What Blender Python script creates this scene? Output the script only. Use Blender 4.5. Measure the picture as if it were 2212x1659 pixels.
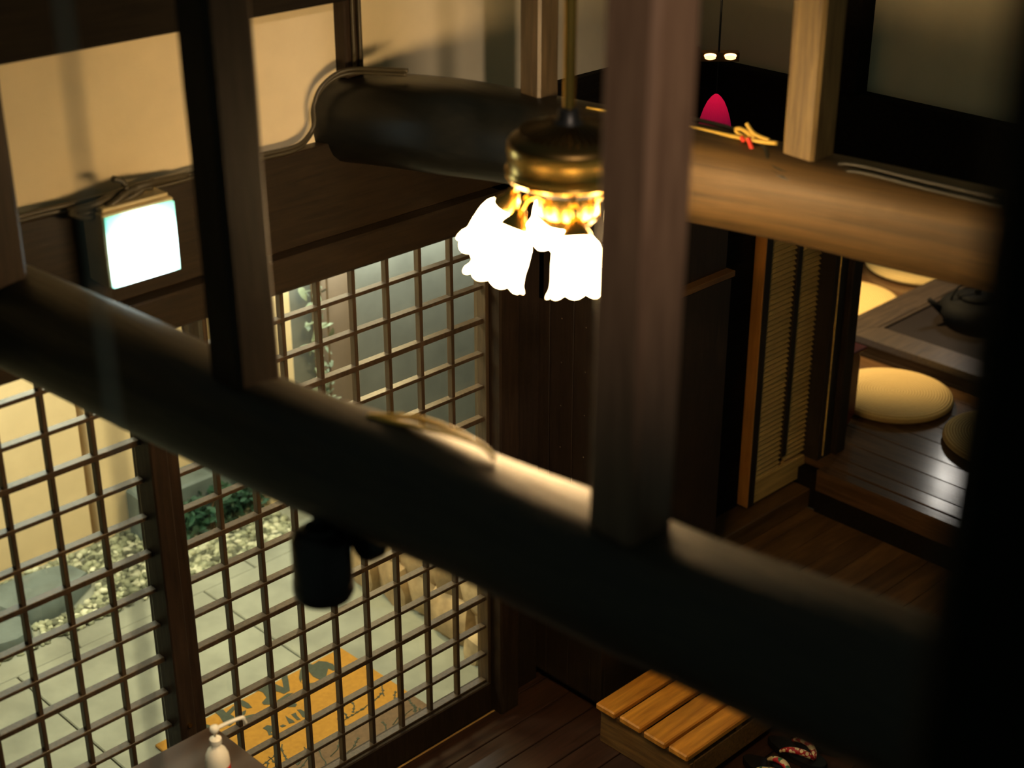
import bpy, bmesh, math, random
from mathutils import Vector, Matrix
R = random.Random(7)
S = bpy.context.scene
COL = S.collection
for o in list(bpy.data.objects): bpy.data.objects.remove(o)

# ------------------------------------------------------------------ camera
CZ = 3.43
PITCH, YAW = math.radians(25.4556), math.radians(44.5)
fw = Vector((math.sin(YAW)*math.cos(PITCH), math.cos(YAW)*math.cos(PITCH), -math.sin(PITCH)))
cam = bpy.data.cameras.new('camera'); cam.sensor_width = 36; cam.lens = 3365.8/2212*36
cam.clip_start = 0.05
co = bpy.data.objects.new('camera', cam); COL.objects.link(co)
co.location = (0, 0, CZ); co.rotation_euler = fw.to_track_quat('-Z', 'Y').to_euler()
cam.dof.use_dof = True; cam.dof.focus_distance = 4.9; cam.dof.aperture_fstop = 2.0
S.camera = co
# ------------------------------------------------------------------ world, exposure, lights
W = bpy.data.worlds.new('world'); S.world = W; W.use_nodes = True
W.node_tree.nodes['Background'].inputs[0].default_value = (0.62, 0.80, 0.62, 1)
W.node_tree.nodes['Background'].inputs[1].default_value = 0.062
S.view_settings.view_transform = 'Standard'; S.view_settings.look = 'None'
S.view_settings.exposure = 0; S.view_settings.gamma = 1; S.view_settings.use_curve_mapping = False

def light(name, kind, loc, power, color, size=0.1, aim=None, spot=None, blend=0.5, size_y=None):
    l = bpy.data.lights.new(name, kind); l.energy = power; l.color = color
    if kind == 'AREA':
        l.size = size
        if size_y: l.shape = 'RECTANGLE'; l.size_y = size_y
    else: l.shadow_soft_size = size
    if kind == 'SPOT': l.spot_size = math.radians(spot); l.spot_blend = blend
    o = bpy.data.objects.new(name, l); COL.objects.link(o); o.location = loc
    if aim: o.rotation_euler = (Vector(aim)-Vector(loc)).to_track_quat('-Z', 'Y').to_euler()
    return o
# garden lamps under the eaves outside
light('eave_lamp_light', 'AREA', (2.1, 4.55, 2.35), 26, (0.98, 1.0, 0.80), 0.5, (2.4, 4.5, 0))
light('eave_lamp_light', 'AREA', (2.45, 3.72, 2.02), 17, (1.0, 0.80, 0.52), 1.5, (2.45, 3.45, 0), size_y=.08)
light('stone_lamp_light', 'AREA', (3.2, 4.0, 1.7), 21, (1.0, 0.72, 0.36), 0.25, (3.45, 3.95, 0))
light('wall_washer_light', 'AREA', (4.25, 4.91, 1.25), 26, (1.0, 0.97, 0.84), 1.4, (4.25, 4.985, 0.8), size_y=0.04)
light('porch_lamp_light', 'AREA', (1.9, 4.95, 1.6), 19, (1.0, 0.84, 0.60), 0.3, (2.4, 5.35, 0.5))
# lamps of the raised room
light('hearth_lamp_light', 'SPOT', (6.10, 4.10, 1.75), 160, (1.0, 0.70, 0.32), 0.06, (6.1, 3.78, 0.4), spot=70, blend=.6)
light('hearth_lamp_light', 'AREA', (7.16, 3.70, 1.62), 4, (1.0, 0.93, 0.82), 0.22, (5.0, 2.65, 0.4))
light('spotlight_light', 'SPOT', (1.50, 2.03, 1.825), 26, (1.0, 0.78, 0.48), 0.03, (1.72, 2.83, 0.8), spot=44, blend=.8)
# lamp of the upper landing behind the viewpoint
light('landing_lamp_light', 'SPOT', (0.5, -0.6, 4.2), 250, (1.0, 0.76, 0.56), 0.08, (1.64, 1.33, 3.02), spot=27, blend=.9)

# ------------------------------------------------------------------ materials
M = {}
def mat(name): 
    m = bpy.data.materials.new(name); m.use_nodes = True; M[name] = m
    return m, m.node_tree, m.node_tree.nodes['Principled BSDF']
def ramp(nt, fac, stops):
    r = nt.nodes.new('ShaderNodeValToRGB'); e = r.color_ramp.elements
    e[0].position, e[0].color = stops[0][0], (*stops[0][1], 1); e[1].position, e[1].color = stops[-1][0], (*stops[-1][1], 1)
    for p, c in stops[1:-1]:
        x = e.new(p); x.color = (*c, 1)
    nt.links.new(fac, r.inputs[0]); return r.outputs[0]
def noise(nt, scale=(1,1,1), s=5, detail=5, rough=.6, dist=0, rz=0):
    tc = nt.nodes.new('ShaderNodeTexCoord'); mr_ = nt.nodes.new('ShaderNodeMapping'); mr_.inputs['Rotation'].default_value = (0, 0, rz); nt.links.new(tc.outputs['Object'], mr_.inputs[0]); mp = nt.nodes.new('ShaderNodeMapping'); mp.inputs['Scale'].default_value = scale
    n = nt.nodes.new('ShaderNodeTexNoise'); n.inputs['Scale'].default_value = s; n.inputs['Detail'].default_value = detail
    n.inputs['Roughness'].default_value = rough; n.inputs['Distortion'].default_value = dist
    nt.links.new(mr_.outputs[0], mp.inputs[0]); nt.links.new(mp.outputs[0], n.inputs['Vector']); return n.outputs['Fac']
def bump(nt, b, h, strength=.2, dist=.004):
    bn = nt.nodes.new('ShaderNodeBump'); bn.inputs['Strength'].default_value = strength; bn.inputs['Distance'].default_value = dist
    nt.links.new(h, bn.inputs['Height']); nt.links.new(bn.outputs[0], b.inputs['Normal'])
def dull(n, spec=.08):
    M[n].node_tree.nodes['Principled BSDF'].inputs['Specular IOR Level'].default_value = spec
def wood(name, dark, light_, axis='Z', rough=.45, s=6, bs=.25, vary=0.0, streak=14, rz=0, dist=.35):
    m, nt, b = mat(name)
    sc = {'X': (1, streak, streak), 'Y': (streak, 1, streak), 'Z': (streak, streak, 1)}[axis]
    f = noise(nt, sc, s, 6, .6, dist, rz)
    c = ramp(nt, f, [(.30, dark), (.52, tuple((a+b_)/2 for a, b_ in zip(dark, light_))), (.72, light_)])
    if vary:
        oi = nt.nodes.new('ShaderNodeObjectInfo'); mr = nt.nodes.new('ShaderNodeMapRange'); mr.inputs[3].default_value = 1-vary; mr.inputs[4].default_value = 1+vary
        nt.links.new(oi.outputs['Random'], mr.inputs[0])
        mx = nt.nodes.new('ShaderNodeVectorMath'); mx.operation = 'SCALE'; nt.links.new(c, mx.inputs[0]); nt.links.new(mr.outputs[0], mx.inputs['Scale']); c = mx.outputs[0]
    nt.links.new(c, b.inputs['Base Color']); b.inputs['Roughness'].default_value = rough
    bump(nt, b, f, bs); return m
def plain(name, col, rough=.5, metal=0, var=.12, s=20, bs=.0, emit=None, es=0):
    m, nt, b = mat(name)
    f = noise(nt, (1,1,1), s, 4)
    nt.links.new(ramp(nt, f, [(.25, tuple(c*(1-var) for c in col)), (.75, tuple(min(1, c*(1+var)) for c in col))]), b.inputs['Base Color'])
    b.inputs['Roughness'].default_value = rough; b.inputs['Metallic'].default_value = metal
    if bs: bump(nt, b, f, bs)
    if emit: b.inputs['Emission Color'].default_value = (*emit, 1); b.inputs['Emission Strength'].default_value = es
    return m
wood('dark_post', (.014,.009,.006), (.036,.022,.013), 'Z', .55); dull('dark_post', .2)
wood('post_brown', (.085,.048,.030), (.16,.098,.062), 'Z', .42)
wood('pale_post', (.085,.054,.018), (.22,.15,.055), 'Z', .5)
wood('slim_post_wood', (.04,.028,.014), (.09,.062,.032), 'Z', .45)
wood('log_dark', (.012,.010,.007), (.032,.024,.014), 'Y', .5, 5, .5)
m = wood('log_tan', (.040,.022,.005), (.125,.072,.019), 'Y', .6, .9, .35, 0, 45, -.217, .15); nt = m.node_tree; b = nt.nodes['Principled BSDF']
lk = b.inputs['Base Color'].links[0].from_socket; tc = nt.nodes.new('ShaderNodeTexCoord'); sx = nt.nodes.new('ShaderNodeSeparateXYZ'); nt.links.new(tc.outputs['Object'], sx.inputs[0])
mr = nt.nodes.new('ShaderNodeMapRange'); mr.inputs[1].default_value = 2.25; mr.inputs[2].default_value = 2.75; nt.links.new(sx.outputs[1], mr.inputs[0])   # darker, smoother end by the wall
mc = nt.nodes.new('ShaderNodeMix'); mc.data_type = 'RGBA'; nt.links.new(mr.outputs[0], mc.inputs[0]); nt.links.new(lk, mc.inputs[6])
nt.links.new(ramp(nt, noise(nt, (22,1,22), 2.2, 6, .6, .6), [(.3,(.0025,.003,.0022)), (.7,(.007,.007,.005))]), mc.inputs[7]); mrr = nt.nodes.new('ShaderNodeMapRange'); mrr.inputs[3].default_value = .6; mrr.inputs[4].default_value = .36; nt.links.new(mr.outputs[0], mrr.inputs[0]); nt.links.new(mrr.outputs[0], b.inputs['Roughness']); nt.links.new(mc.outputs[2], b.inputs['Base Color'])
wood('board_x', (.013,.009,.005), (.030,.019,.009), 'X', .5); dull('board_x', .25)
wood('board_z', (.013,.008,.0045), (.026,.016,.009), 'Z', .5)
wood('black_x', (.008,.0065,.005), (.017,.013,.009), 'X', .8); dull('black_x')
wood('kumiko', (.036,.023,.012), (.085,.055,.030), 'Z', .45)
wood('entry_plank', (.022,.010,.006), (.055,.024,.014), 'X', .42, 5, .2, .25)
wood('mid_plank', (.07,.034,.012), (.20,.105,.035), 'X', .45, 3, .2, .2, 7)
wood('raised_plank', (.075,.038,.016), (.14,.075,.032), 'Y', .16, 4, .06, .12)
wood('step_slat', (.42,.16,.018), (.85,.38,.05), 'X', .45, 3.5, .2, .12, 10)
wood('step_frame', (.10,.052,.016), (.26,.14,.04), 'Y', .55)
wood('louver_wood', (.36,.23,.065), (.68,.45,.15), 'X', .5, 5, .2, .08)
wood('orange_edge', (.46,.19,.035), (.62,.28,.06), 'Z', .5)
wood('hearth_wood', (.020,.013,.008), (.062,.040,.023), 'X', .4, 6)
plain('plaster', (.80,.69,.46), .9, 0, .06, 6, .05)
plain('stucco', (.80,.63,.38), .9, 0, .06, 9, .08)
plain('grey_render', (.16,.165,.145), .85, 0, .2, 5, .1)
plain('brown_render', (.20,.145,.10), .85, 0, .15, 5, .1)
plain('concrete', (.25,.265,.215), .7, 0, .34, 3.5, .15)
plain('flat_stone', (.13,.17,.17), .55, 0, .35, 7, .3)
plain('brass', (.58,.37,.09), .27, 1, .1, 12)
plain('dark_brass', (.16,.10,.035), .42, 1, .2, 12)
plain('black_metal', (.012,.012,.013), .4, .2)
plain('soot_black', (.006,.007,.005), .95)
M['soot_black'].node_tree.nodes['Principled BSDF'].inputs['Specular IOR Level'].default_value = .05
plain('black_plastic', (.015,.015,.014), .5)
plain('beige_plastic', (.55,.45,.25), .5)
plain('white_plastic', (.90,.86,.76), .35, 0, .03)
plain('red_label', (.62,.03,.015), .5)
plain('cord_grey', (.30,.31,.29), .6)
plain('cable_brown', (.055,.045,.025), .5)
plain('cable_dark', (.016,.016,.010), .5)
plain('cable_yellow', (.62,.42,.08), .5)
plain('cable_red', (.70,.05,.03), .5)
plain('mat_yellow', (.36,.175,.018), .95, 0, .15, 60, .3)
plain('mat_brown', (.13,.08,.042), .95, 0, .25, 50, .3)
plain('mat_ink', (.050,.060,.040), .95, 0, .2, 60)
plain('hearth_dark', (.010,.006,.004), .6); dull('hearth_dark', .15)
plain('table_dark', (.055,.028,.014), .45, 0, .2, 8)
plain('red_wood', (.22,.04,.018), .35, 0, .2, 10)
plain('lacquer', (.008,.008,.008), .3)
plain('iron', (.004,.004,.004), .7, 0); dull('iron')
plain('nail', (.5,.42,.3), .3, 1)
plain('leaf_pale', (.20,.25,.17), .7, 0, .3, 14)
plain('leaf', (.018,.07,.04), .6, 0, .4, 14)
plain('bark', (.11,.07,.035), .8, 0, .3, 20, .4)
plain('bronze', (.20,.10,.04), .35, 1)
plain('amber_glow', (.8,.4,.1), .5, 0, .1, 5, 0, (1.0,.50,.16), 6)
plain('bulb_glow', (1,.8,.5), .5, 0, .1, 5, 0, (1.0,.45,.15), 4)
m, nt, b = mat('straw')
tc = nt.nodes.new('ShaderNodeTexCoord'); wv = nt.nodes.new('ShaderNodeTexWave'); wv.wave_type = 'RINGS'; wv.rings_direction = 'Z'
wv.inputs['Scale'].default_value = 26; wv.inputs['Distortion'].default_value = 1.2; wv.inputs['Detail'].default_value = 3; wv.inputs['Detail Scale'].default_value = 8
nt.links.new(tc.outputs['Object'], wv.inputs[0])
nt.links.new(ramp(nt, wv.outputs['Fac'], [(.0, (.44,.28,.085)), (1., (.74,.54,.21))]), b.inputs['Base Color']); b.inputs['Roughness'].default_value = .85
bump(nt, b, wv.outputs['Fac'], .5, .004)
for nm, stops in (('pebble', [(0,(.07,.08,.06)), (.4,(.26,.30,.22)), (.75,(.45,.50,.38)), (1,(.75,.80,.68))]), ('rock', [(0,(.26,.19,.10)), (.5,(.42,.31,.18)), (1,(.55,.44,.28))])):
    m, nt, b = mat(nm)
    g = nt.nodes.new('ShaderNodeNewGeometry') if nm == 'pebble' else nt.nodes.new('ShaderNodeObjectInfo')
    c = ramp(nt, g.outputs['Random Per Island' if nm == 'pebble' else 'Random'], stops)
    f = noise(nt, (1,1,1), 14, 6); mx = nt.nodes.new('ShaderNodeVectorMath'); mx.operation = 'MULTIPLY'
    nt.links.new(c, mx.inputs[0]); nt.links.new(ramp(nt, f, [(.3,(.62,.58,.52)), (.7,(1.2,1.15,1.05))]), mx.inputs[1])
    nt.links.new(mx.outputs[0], b.inputs['Base Color']); b.inputs['Roughness'].default_value = .8; bump(nt, b, f, .5, .01)
# flower cloth straps
for nm, cols in (('strap_red_white', ((.42,.008,.02),(.85,.66,.40),(.02,.015,.01))), ('strap_multi', ((.05,.16,.07),(.80,.62,.35),(.55,.02,.03)))):
    m, nt, b = mat(nm); tc = nt.nodes.new('ShaderNodeTexCoord'); v = nt.nodes.new('ShaderNodeTexVoronoi'); v.inputs['Scale'].default_value = 75
    nt.links.new(tc.outputs['Object'], v.inputs['Vector']); r = nt.nodes.new('ShaderNodeValToRGB'); r.color_ramp.interpolation = 'CONSTANT'
    e = r.color_ramp.elements
    e[0].color = (*cols[1], 1); e[0].position = 0; e[1].color = (*cols[0], 1); e[1].position = .52
    if nm == 'strap_multi':
        sp = nt.nodes.new('ShaderNodeSeparateColor'); v.inputs['Scale'].default_value = 55; nt.links.new(v.outputs['Color'], sp.inputs[0]); nt.links.new(sp.outputs[0], r.inputs[0])
        e[0].position = 0; e[1].position = .35; x = e.new(.7); x.color = (*cols[2], 1)
    else: nt.links.new(v.outputs['Distance'], r.inputs[0])
    nt.links.new(r.outputs[0], b.inputs['Base Color'])
# window glass: thin sheet, mostly clear with a real reflection
m = bpy.data.materials.new('glass'); m.use_nodes = True; M['glass'] = m; nt = m.node_tree; nt.nodes.clear()
out = nt.nodes.new('ShaderNodeOutputMaterial'); mx = nt.nodes.new('ShaderNodeMixShader'); tr = nt.nodes.new('ShaderNodeBsdfTransparent'); gl = nt.nodes.new('ShaderNodeBsdfGlossy')
gl.inputs['Roughness'].default_value = .03; tr.inputs[0].default_value = (.93,.97,.94,1); lw = nt.nodes.new('ShaderNodeLayerWeight'); pw = nt.nodes.new('ShaderNodeMath'); pw.operation = 'POWER'; pw.inputs[1].default_value = 4
lw.inputs[0].default_value = .5; nt.links.new(lw.outputs['Facing'], pw.inputs[0]); fr = nt.nodes.new('ShaderNodeMath'); fr.operation = 'MULTIPLY_ADD'
fr.inputs[1].default_value = .9; fr.inputs[2].default_value = .04; nt.links.new(pw.outputs[0], fr.inputs[0])
nt.links.new(fr.outputs[0], mx.inputs[0]); nt.links.new(tr.outputs[0], mx.inputs[1]); nt.links.new(gl.outputs[0], mx.inputs[2]); nt.links.new(mx.outputs[0], out.inputs[0])
# opal lamp glass
m, nt, b = mat('opal'); b.inputs['Base Color'].default_value = (.9,.85,.75,1); b.inputs['Roughness'].default_value = .3
b.inputs['Emission Color'].default_value = (1.0,.66,.31,1); b.inputs['Emission Strength'].default_value = 47
f = noise(nt, (1,1,1), 9, 2); bump(nt, b, f, .05)
# backlit sign: brighter where the tube is, dimmer green in the corners
m, nt, b = mat('sign_face'); tc = nt.nodes.new('ShaderNodeTexCoord'); gr = nt.nodes.new('ShaderNodeTexGradient'); gr.gradient_type = 'SPHERICAL'
mp = nt.nodes.new('ShaderNodeMapping'); mp.inputs['Scale'].default_value = (6.2, 6.2, 6.2); mp.inputs['Location'].default_value = (0, 0, 0.12)
nt.links.new(tc.outputs['Object'], mp.inputs[0]); nt.links.new(mp.outputs[0], gr.inputs[0])
nt.links.new(ramp(nt, gr.outputs['Fac'], [(.04,(.004,.11,.08)), (.20,(.10,.28,.24)), (.34,(.6,.8,.8)), (1.,(1.,1.,1.))]), b.inputs['Emission Color'])
b.inputs['Base Color'].default_value = (.5,.8,.7,1); b.inputs['Emission Strength'].default_value = 5.5
# red cloth lampshade, pleated, lit from inside
m, nt, b = mat('red_shade'); tc = nt.nodes.new('ShaderNodeTexCoord'); sx = nt.nodes.new('ShaderNodeSeparateXYZ'); nt.links.new(tc.outputs['Object'], sx.inputs[0])
mr = nt.nodes.new('ShaderNodeMapRange'); mr.inputs[1].default_value = 0; mr.inputs[2].default_value = .2; nt.links.new(sx.outputs[2], mr.inputs[0])
nt.links.new(ramp(nt, mr.outputs[0], [(.2,(.15,.002,.02)), (.75,(.68,.004,.045)), (1.,(1.,.12,.14))]), b.inputs['Emission Color']); b.inputs['Emission Strength'].default_value = .95
b.inputs['Base Color'].default_value = (.5,.02,.06,1); b.inputs['Roughness'].default_value = .7

# ------------------------------------------------------------------ mesh helpers
def V(*a): return Vector(a)
def bx(bm, x0, x1, y0, y1, z0, z1, mtx=None):
    vs = [bm.verts.new(V(x, y, z)) for x in (x0, x1) for y in (y0, y1) for z in (z0, z1)]
    for f in ((0,1,3,2),(4,6,7,5),(0,4,5,1),(2,3,7,6),(0,2,6,4),(1,5,7,3)): bm.faces.new([vs[i] for i in f])
    if mtx: bmesh.ops.transform(bm, matrix=mtx, verts=vs)
    return vs
def cbx(bm, x0, x1, y0, y1, z0, z1, c=.003):
    """box with every edge chamfered"""
    vs = bx(bm, x0, x1, y0, y1, z0, z1)
    es = {e for v in vs for e in v.link_edges}
    bmesh.ops.bevel(bm, geom=list(es), offset=c, segments=1, affect='EDGES')
def loft(bm, rings, close=True, cap=True):
    rs = [[bm.verts.new(p) for p in r] for r in rings]
    n = len(rs[0])
    for a, b_ in zip(rs, rs[1:]):
        for i in range(n if close else n-1):
            j = (i+1) % n; bm.faces.new((a[i], a[j], b_[j], b_[i]))
    if cap: bm.faces.new(rs[0][::-1]); bm.faces.new(rs[-1])
    return rs
def frame(t):
    t = t.normalized(); up = V(0,0,1) if abs(t.z) < .95 else V(0,1,0)
    s = t.cross(up).normalized(); return s, s.cross(t).normalized()
def tube(bm, pts, r, n=8, closed=False):
    pts = [Vector(p) for p in pts]; rings = []
    rr = r if isinstance(r, (list, tuple)) else [r]*len(pts)
    for i, p in enumerate(pts):
        t = (pts[min(i+1, len(pts)-1)]-pts[max(i-1, 0)])
        s, u = frame(t); rings.append([p+s*math.cos(2*math.pi*k/n)*rr[i]+u*math.sin(2*math.pi*k/n)*rr[i] for k in range(n)])
    loft(bm, rings)
def smooth_pts(pts, n=6):
    P = [Vector(p) for p in pts]; out = []
    for i in range(len(P)-1):
        p0, p1, p2, p3 = P[max(i-1,0)], P[i], P[i+1], P[min(i+2, len(P)-1)]
        for k in range(n):
            t = k/n; out.append(.5*((2*p1)+(p2-p0)*t+(2*p0-5*p1+4*p2-p3)*t*t+(3*p1-p0-3*p2+p3)*t**3))
    out.append(P[-1]); return out
def lathe(bm, prof, n=32, mtx=None, cap=True):
    rings = [[V(r*math.cos(2*math.pi*k/n), r*math.sin(2*math.pi*k/n), z) for k in range(n)] for r, z in prof]
    if mtx: rings = [[mtx @ p for p in r] for r in rings]
    loft(bm, rings, True, cap)
def obj(name, bm, m, parent=None, loc=None, smooth=False, rot=None):
    bmesh.ops.recalc_face_normals(bm, faces=bm.faces)
    me = bpy.data.meshes.new(name); bm.to_mesh(me); bm.free()
    me.materials.append(M[m])
    if smooth:
        for p in me.polygons: p.use_smooth = True
        if smooth == 'auto': 
            me.set_sharp_from_angle(angle=math.radians(40))
    o = bpy.data.objects.new(name, me); COL.objects.link(o)
    if parent: o.parent = parent
    if loc: o.location = loc
    if rot: o.rotation_euler = rot
    return o
def nb(): return bmesh.new()
def boxobj(name, b6, m, parent=None, c=.003, **k):
    bm = nb()
    if c: cbx(bm, *b6, c=c)
    else: bx(bm, *b6)
    return obj(name, bm, m, parent, **k)
def tag(o, label, cat, group=None, kind=None):
    if label: o['label'] = label
    if cat: o['category'] = cat
    if group: o['group'] = group
    if kind: o['kind'] = kind
    return o
def empty(name, loc=(0,0,0), rz=0):
    o = bpy.data.objects.new(name, None); COL.objects.link(o); o.location = loc; o.rotation_euler = (0,0,rz); o.empty_display_size = .1; return o
def struct(name, label=None):
    o = empty(name); o['kind'] = 'structure'
    if label: o['label'] = label
    return o
def linked(name, me, parent, loc, rot=None):
    o = bpy.data.objects.new(name, me); COL.objects.link(o); o.parent = parent; o.location = loc
    if rot: o.rotation_euler = rot
    return o

# ------------------------------------------------------------------ ground, pavement, floors
GZ = -0.05
g = boxobj('ground', (-1.6, 7.5, 3.42, 6.6, GZ-.25, GZ-.06), 'concrete', c=0); g['kind'] = 'structure'; g['label'] = 'bare ground under the garden court'
pv = struct('pavement', 'grey green paving slabs outside the lattice doors')
xs = [-1.29, -.46, .37, 1.2, 2.03, 2.86, 3.69, 4.52]
for a, b_ in zip(xs, xs[1:]):
    boxobj('paving_slab', (a+.003, b_-.003, 3.42, 4.697, GZ-.05, GZ), 'concrete', pv, .004)
xs = [-1.1, -.25, .6, 1.45, 2.30, 3.12, 3.95]
for a, b_ in zip(xs, xs[1:]):
    boxobj('paving_slab', (a+.003, b_-.003, 4.703, 4.81, GZ-.05, GZ-.004), 'concrete', pv, .004)
fl = struct('floor', 'dark red brown plank floor of the entrance hall')
y = 3.265
while y > -.6:
    boxobj('plank', (-.6, 4.3, y-.118, y-.002, -.03, 0), 'entry_plank', fl, .002); y -= .12
boxobj('plank', (3.17, 4.3, 3.267, 3.36, -.03, 0), 'entry_plank', fl, .002)
f2 = struct('floor', 'brown plank step floor between entrance and raised room')
y = 3.185
while y > .5:
    boxobj('plank', (4.0, 4.80, y-.104, y-.001, .165, .2), 'mid_plank', f2, .003); y -= .105
boxobj('riser', (3.985, 4.0, .5, 3.0, 0, .2), 'board_x', f2, .002)
boxobj('substructure', (4.0, 4.76, .5, 3.18, 0, .164), 'black_x', f2, 0)
f3 = struct('floor', 'glossy dark plank floor of the raised room')
boxobj('nosing', (4.775, 4.838, .5, 3.10, .30, .4), 'raised_plank', f3, .006)
boxobj('riser', (4.785, 4.80, .5, 3.10, .2, .30), 'black_x', f3, .002)
xe = [4.841, 4.926, 5.06, 5.20, 5.33, 5.46, 5.6, 5.74, 5.88, 6.02, 6.16, 6.3, 6.44, 6.58, 6.72, 6.86, 7.0, 7.14, 7.28, 7.42, 7.56, 7.7]
for i, (a, b_) in enumerate(zip(xe, xe[1:])):
    dz = [0, .0015, -.001, .002, 0][i % 5]
    hw_ = (b_-a)/2-.001; o = boxobj('plank', (-hw_, hw_, .5, 4.9, -.035, 0), 'raised_plank', f3, .003, loc=((a+b_)/2, 0, .4), rot=(0, [.009,-.004,.006,-.010,.003][i % 5], 0))
boxobj('substructure', (4.802, 7.7, .5, 4.9, .2, .362), 'black_x', f3, 0)

# ------------------------------------------------------------------ outer garden walls
gw = struct('wall_garden', 'warm cream plastered garden wall')
boxobj('plaster_panel', (-1.6, 2.745, 5.35, 5.5, GZ-.1, 1.5), 'stucco', gw, .004)
boxobj('plaster_panel', (2.79, 3.28, 5.35, 5.5, GZ-.1, 1.5), 'stucco', gw, .004)
boxobj('plaster_panel', (3.36, 3.62, 5.35, 5.5, GZ+.1, 1.5), 'stucco', gw, .004)
boxobj('gate_post', (3.285, 3.345, 5.30, 5.37, GZ-.1, 1.5), 'dark_post', gw, .004)
boxobj('base_course', (2.90, 3.62, 5.16, 5.32, GZ-.1, .16), 'flat_stone', gw, .01)
gw2 = struct('wall_porch', 'grey rendered porch wall washed by a strip lamp')
boxobj('plaster_panel', (3.45, 3.62, 5.03, 5.2, GZ-.1, 1.5), 'stucco', gw2, .004)
boxobj('render_panel', (3.63, 3.765, 5.06, 5.2, GZ-.1, 1.5), 'grey_render', gw2, .004)
boxobj('brown_panel', (3.77, 3.945, 5.02, 5.2, GZ-.1, 1.5), 'brown_render', gw2, .004)
boxobj('render_panel', (3.95, 5.9, 5.0, 5.2, GZ-.1, 1.5), 'grey_render', gw2, .004)
o = boxobj('strip_lamp', (3.96, 4.9, 4.88, 4.9995, 1.27, 1.31), 'white_plastic'); tag(o, 'slim white strip lamp above the grey porch wall', 'lamp')
# foliage behind the gap and by the base of the wall
def leafmesh(name, n, box, size):
    bm = nb()
    for _ in range(n):
        p = V(*[R.uniform(a, b_) for a, b_ in box]); s = size*R.uniform(.6, 1.3)
        mt = Matrix.Translation(p) @ Matrix.Rotation(R.uniform(0, 6.28), 4, V(R.uniform(-1,1), R.uniform(-1,1), R.uniform(-1,1)).normalized())
        P = [V(-s,0,0), V(-.3*s,.38*s,.08*s), V(.4*s,.3*s,.1*s), V(s,0,0), V(.4*s,-.3*s,.1*s), V(-.3*s,-.38*s,.08*s)]
        vs = [bm.verts.new(mt @ q) for q in P]; bm.faces.new(vs)
        vb = [bm.verts.new(mt @ (q+V(0,0,-.0015))) for q in P]; bm.faces.new(vb[::-1])
    return bm
def shrub(name, x0, x1, y0, y1, z0, z1, n, size, label, lm='leaf'):
    e = empty(name, ((x0+x1)/2, (y0+y1)/2, z0)); tag(e, label, 'plant')
    o = obj('foliage', leafmesh('f', n, ((x0,x1),(y0,y1),(z0,z1)), size), lm); o['kind'] = 'stuff'
    o.parent = e; o.matrix_parent_inverse = Matrix.Translation(-e.location)
    for k in range(4):
        bm = nb(); bxx, byy = R.uniform(x0+.01, x1-.01), R.uniform(y0+.01, y1-.01)
        tube(bm, [(bxx, byy, z0-.06), (bxx+R.uniform(-.02,.02), byy, (z0+z1)/2), (bxx+R.uniform(-.03,.03), byy, z1-.02)], .005, 5)
        s = obj('stem', bm, 'bark', e); s.matrix_parent_inverse = Matrix.Translation(-e.location)
    return e
shrub('garden_shrub', 2.66, 2.9, 5.56, 5.72, GZ, 1.2, 900, .04, 'green shrub seen through the slit in the garden wall')
shrub('garden_shrub', 3.0, 3.42, 5.02, 5.15, GZ, .12, 420, .03, 'low green plants at the foot of the garden wall')
shrub('garden_shrub', 3.64, 3.74, 4.88, 5.0, GZ, 1.2, 170, .032, 'pale green tall plant before the grey porch wall', 'leaf_pale')
# gravel
def pebble_bed(name, x0, x1, y0, y1, n, rmin, rmax, z, m, holes=()):
    b = nb(); bmesh.ops.create_icosphere(b, subdivisions=1, radius=1); tv = [v.co.copy() for v in b.verts]; tf = [[v.index for v in f.verts] for f in b.faces]; b.free()
    vs, fs = [], []
    for _ in range(n):
        x, y = R.uniform(x0, x1), R.uniform(y0, y1)
        if any((x-hx)**2/ha**2+(y-hy)**2/hb**2 < 1 for hx, hy, ha, hb in holes): continue
        r = R.uniform(rmin, rmax)
        mt = Matrix.Translation((x, y, z+R.uniform(0, r*.8))) @ Matrix.Rotation(R.uniform(0, 3.14), 4, 'Z') @ Matrix.Rotation(R.uniform(-.5,.5), 4, 'X') @ Matrix.Diagonal((r*1.25, r*.85, r*.65, 1))
        k = len(vs); vs += [mt @ (c*R.uniform(.85, 1.15)) for c in tv]; fs += [[q+k for q in f] for f in tf]
    me = bpy.data.meshes.new(name); me.from_pydata(vs, [], fs); me.materials.append(M[m])
    for p in me.polygons: p.use_smooth = True
    o = bpy.data.objects.new(name, me); COL.objects.link(o); return o
gv = pebble_bed('gravel', .2, 3.45, 4.82, 5.325, 5700, .011, .021, GZ-.01, 'pebble', [(2.36,5.10,.23,.16), (2.12,4.93,.12,.09)])
tag(gv, 'pale green grey gravel bed along the garden wall', 'gravel', kind='stuff')
o = boxobj('gravel_bed', (-1.6, 3.6, 4.812, 5.35, GZ-.06, GZ-.012), 'concrete', c=0); o['kind'] = 'structure'
def slabstone(name, cx, cy, rx, ry, h, z, m='flat_stone', n=13, rot=0):
    bm = nb(); prof = [(1, 0), (1.0, h*.7), (.93, h), (.5, h*1.03)]
    an = [2*math.pi*k/n+R.uniform(-.15,.15) for k in range(n)]; rd = [R.uniform(.84, 1.1) for _ in range(n)]
    loft(bm, [[V(cx+rx*s*rd[k]*math.cos(an[k]+rot), cy+ry*s*rd[k]*math.sin(an[k]+rot), z+zz) for k in range(n)] for s, zz in prof])
    return obj(name, bm, m, smooth='auto')
tag(slabstone('stepping_stone', 2.36, 5.10, .21, .14, .075, GZ-.01, rot=.3), 'large flat blue grey stepping stone in the gravel', 'stone')
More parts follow.
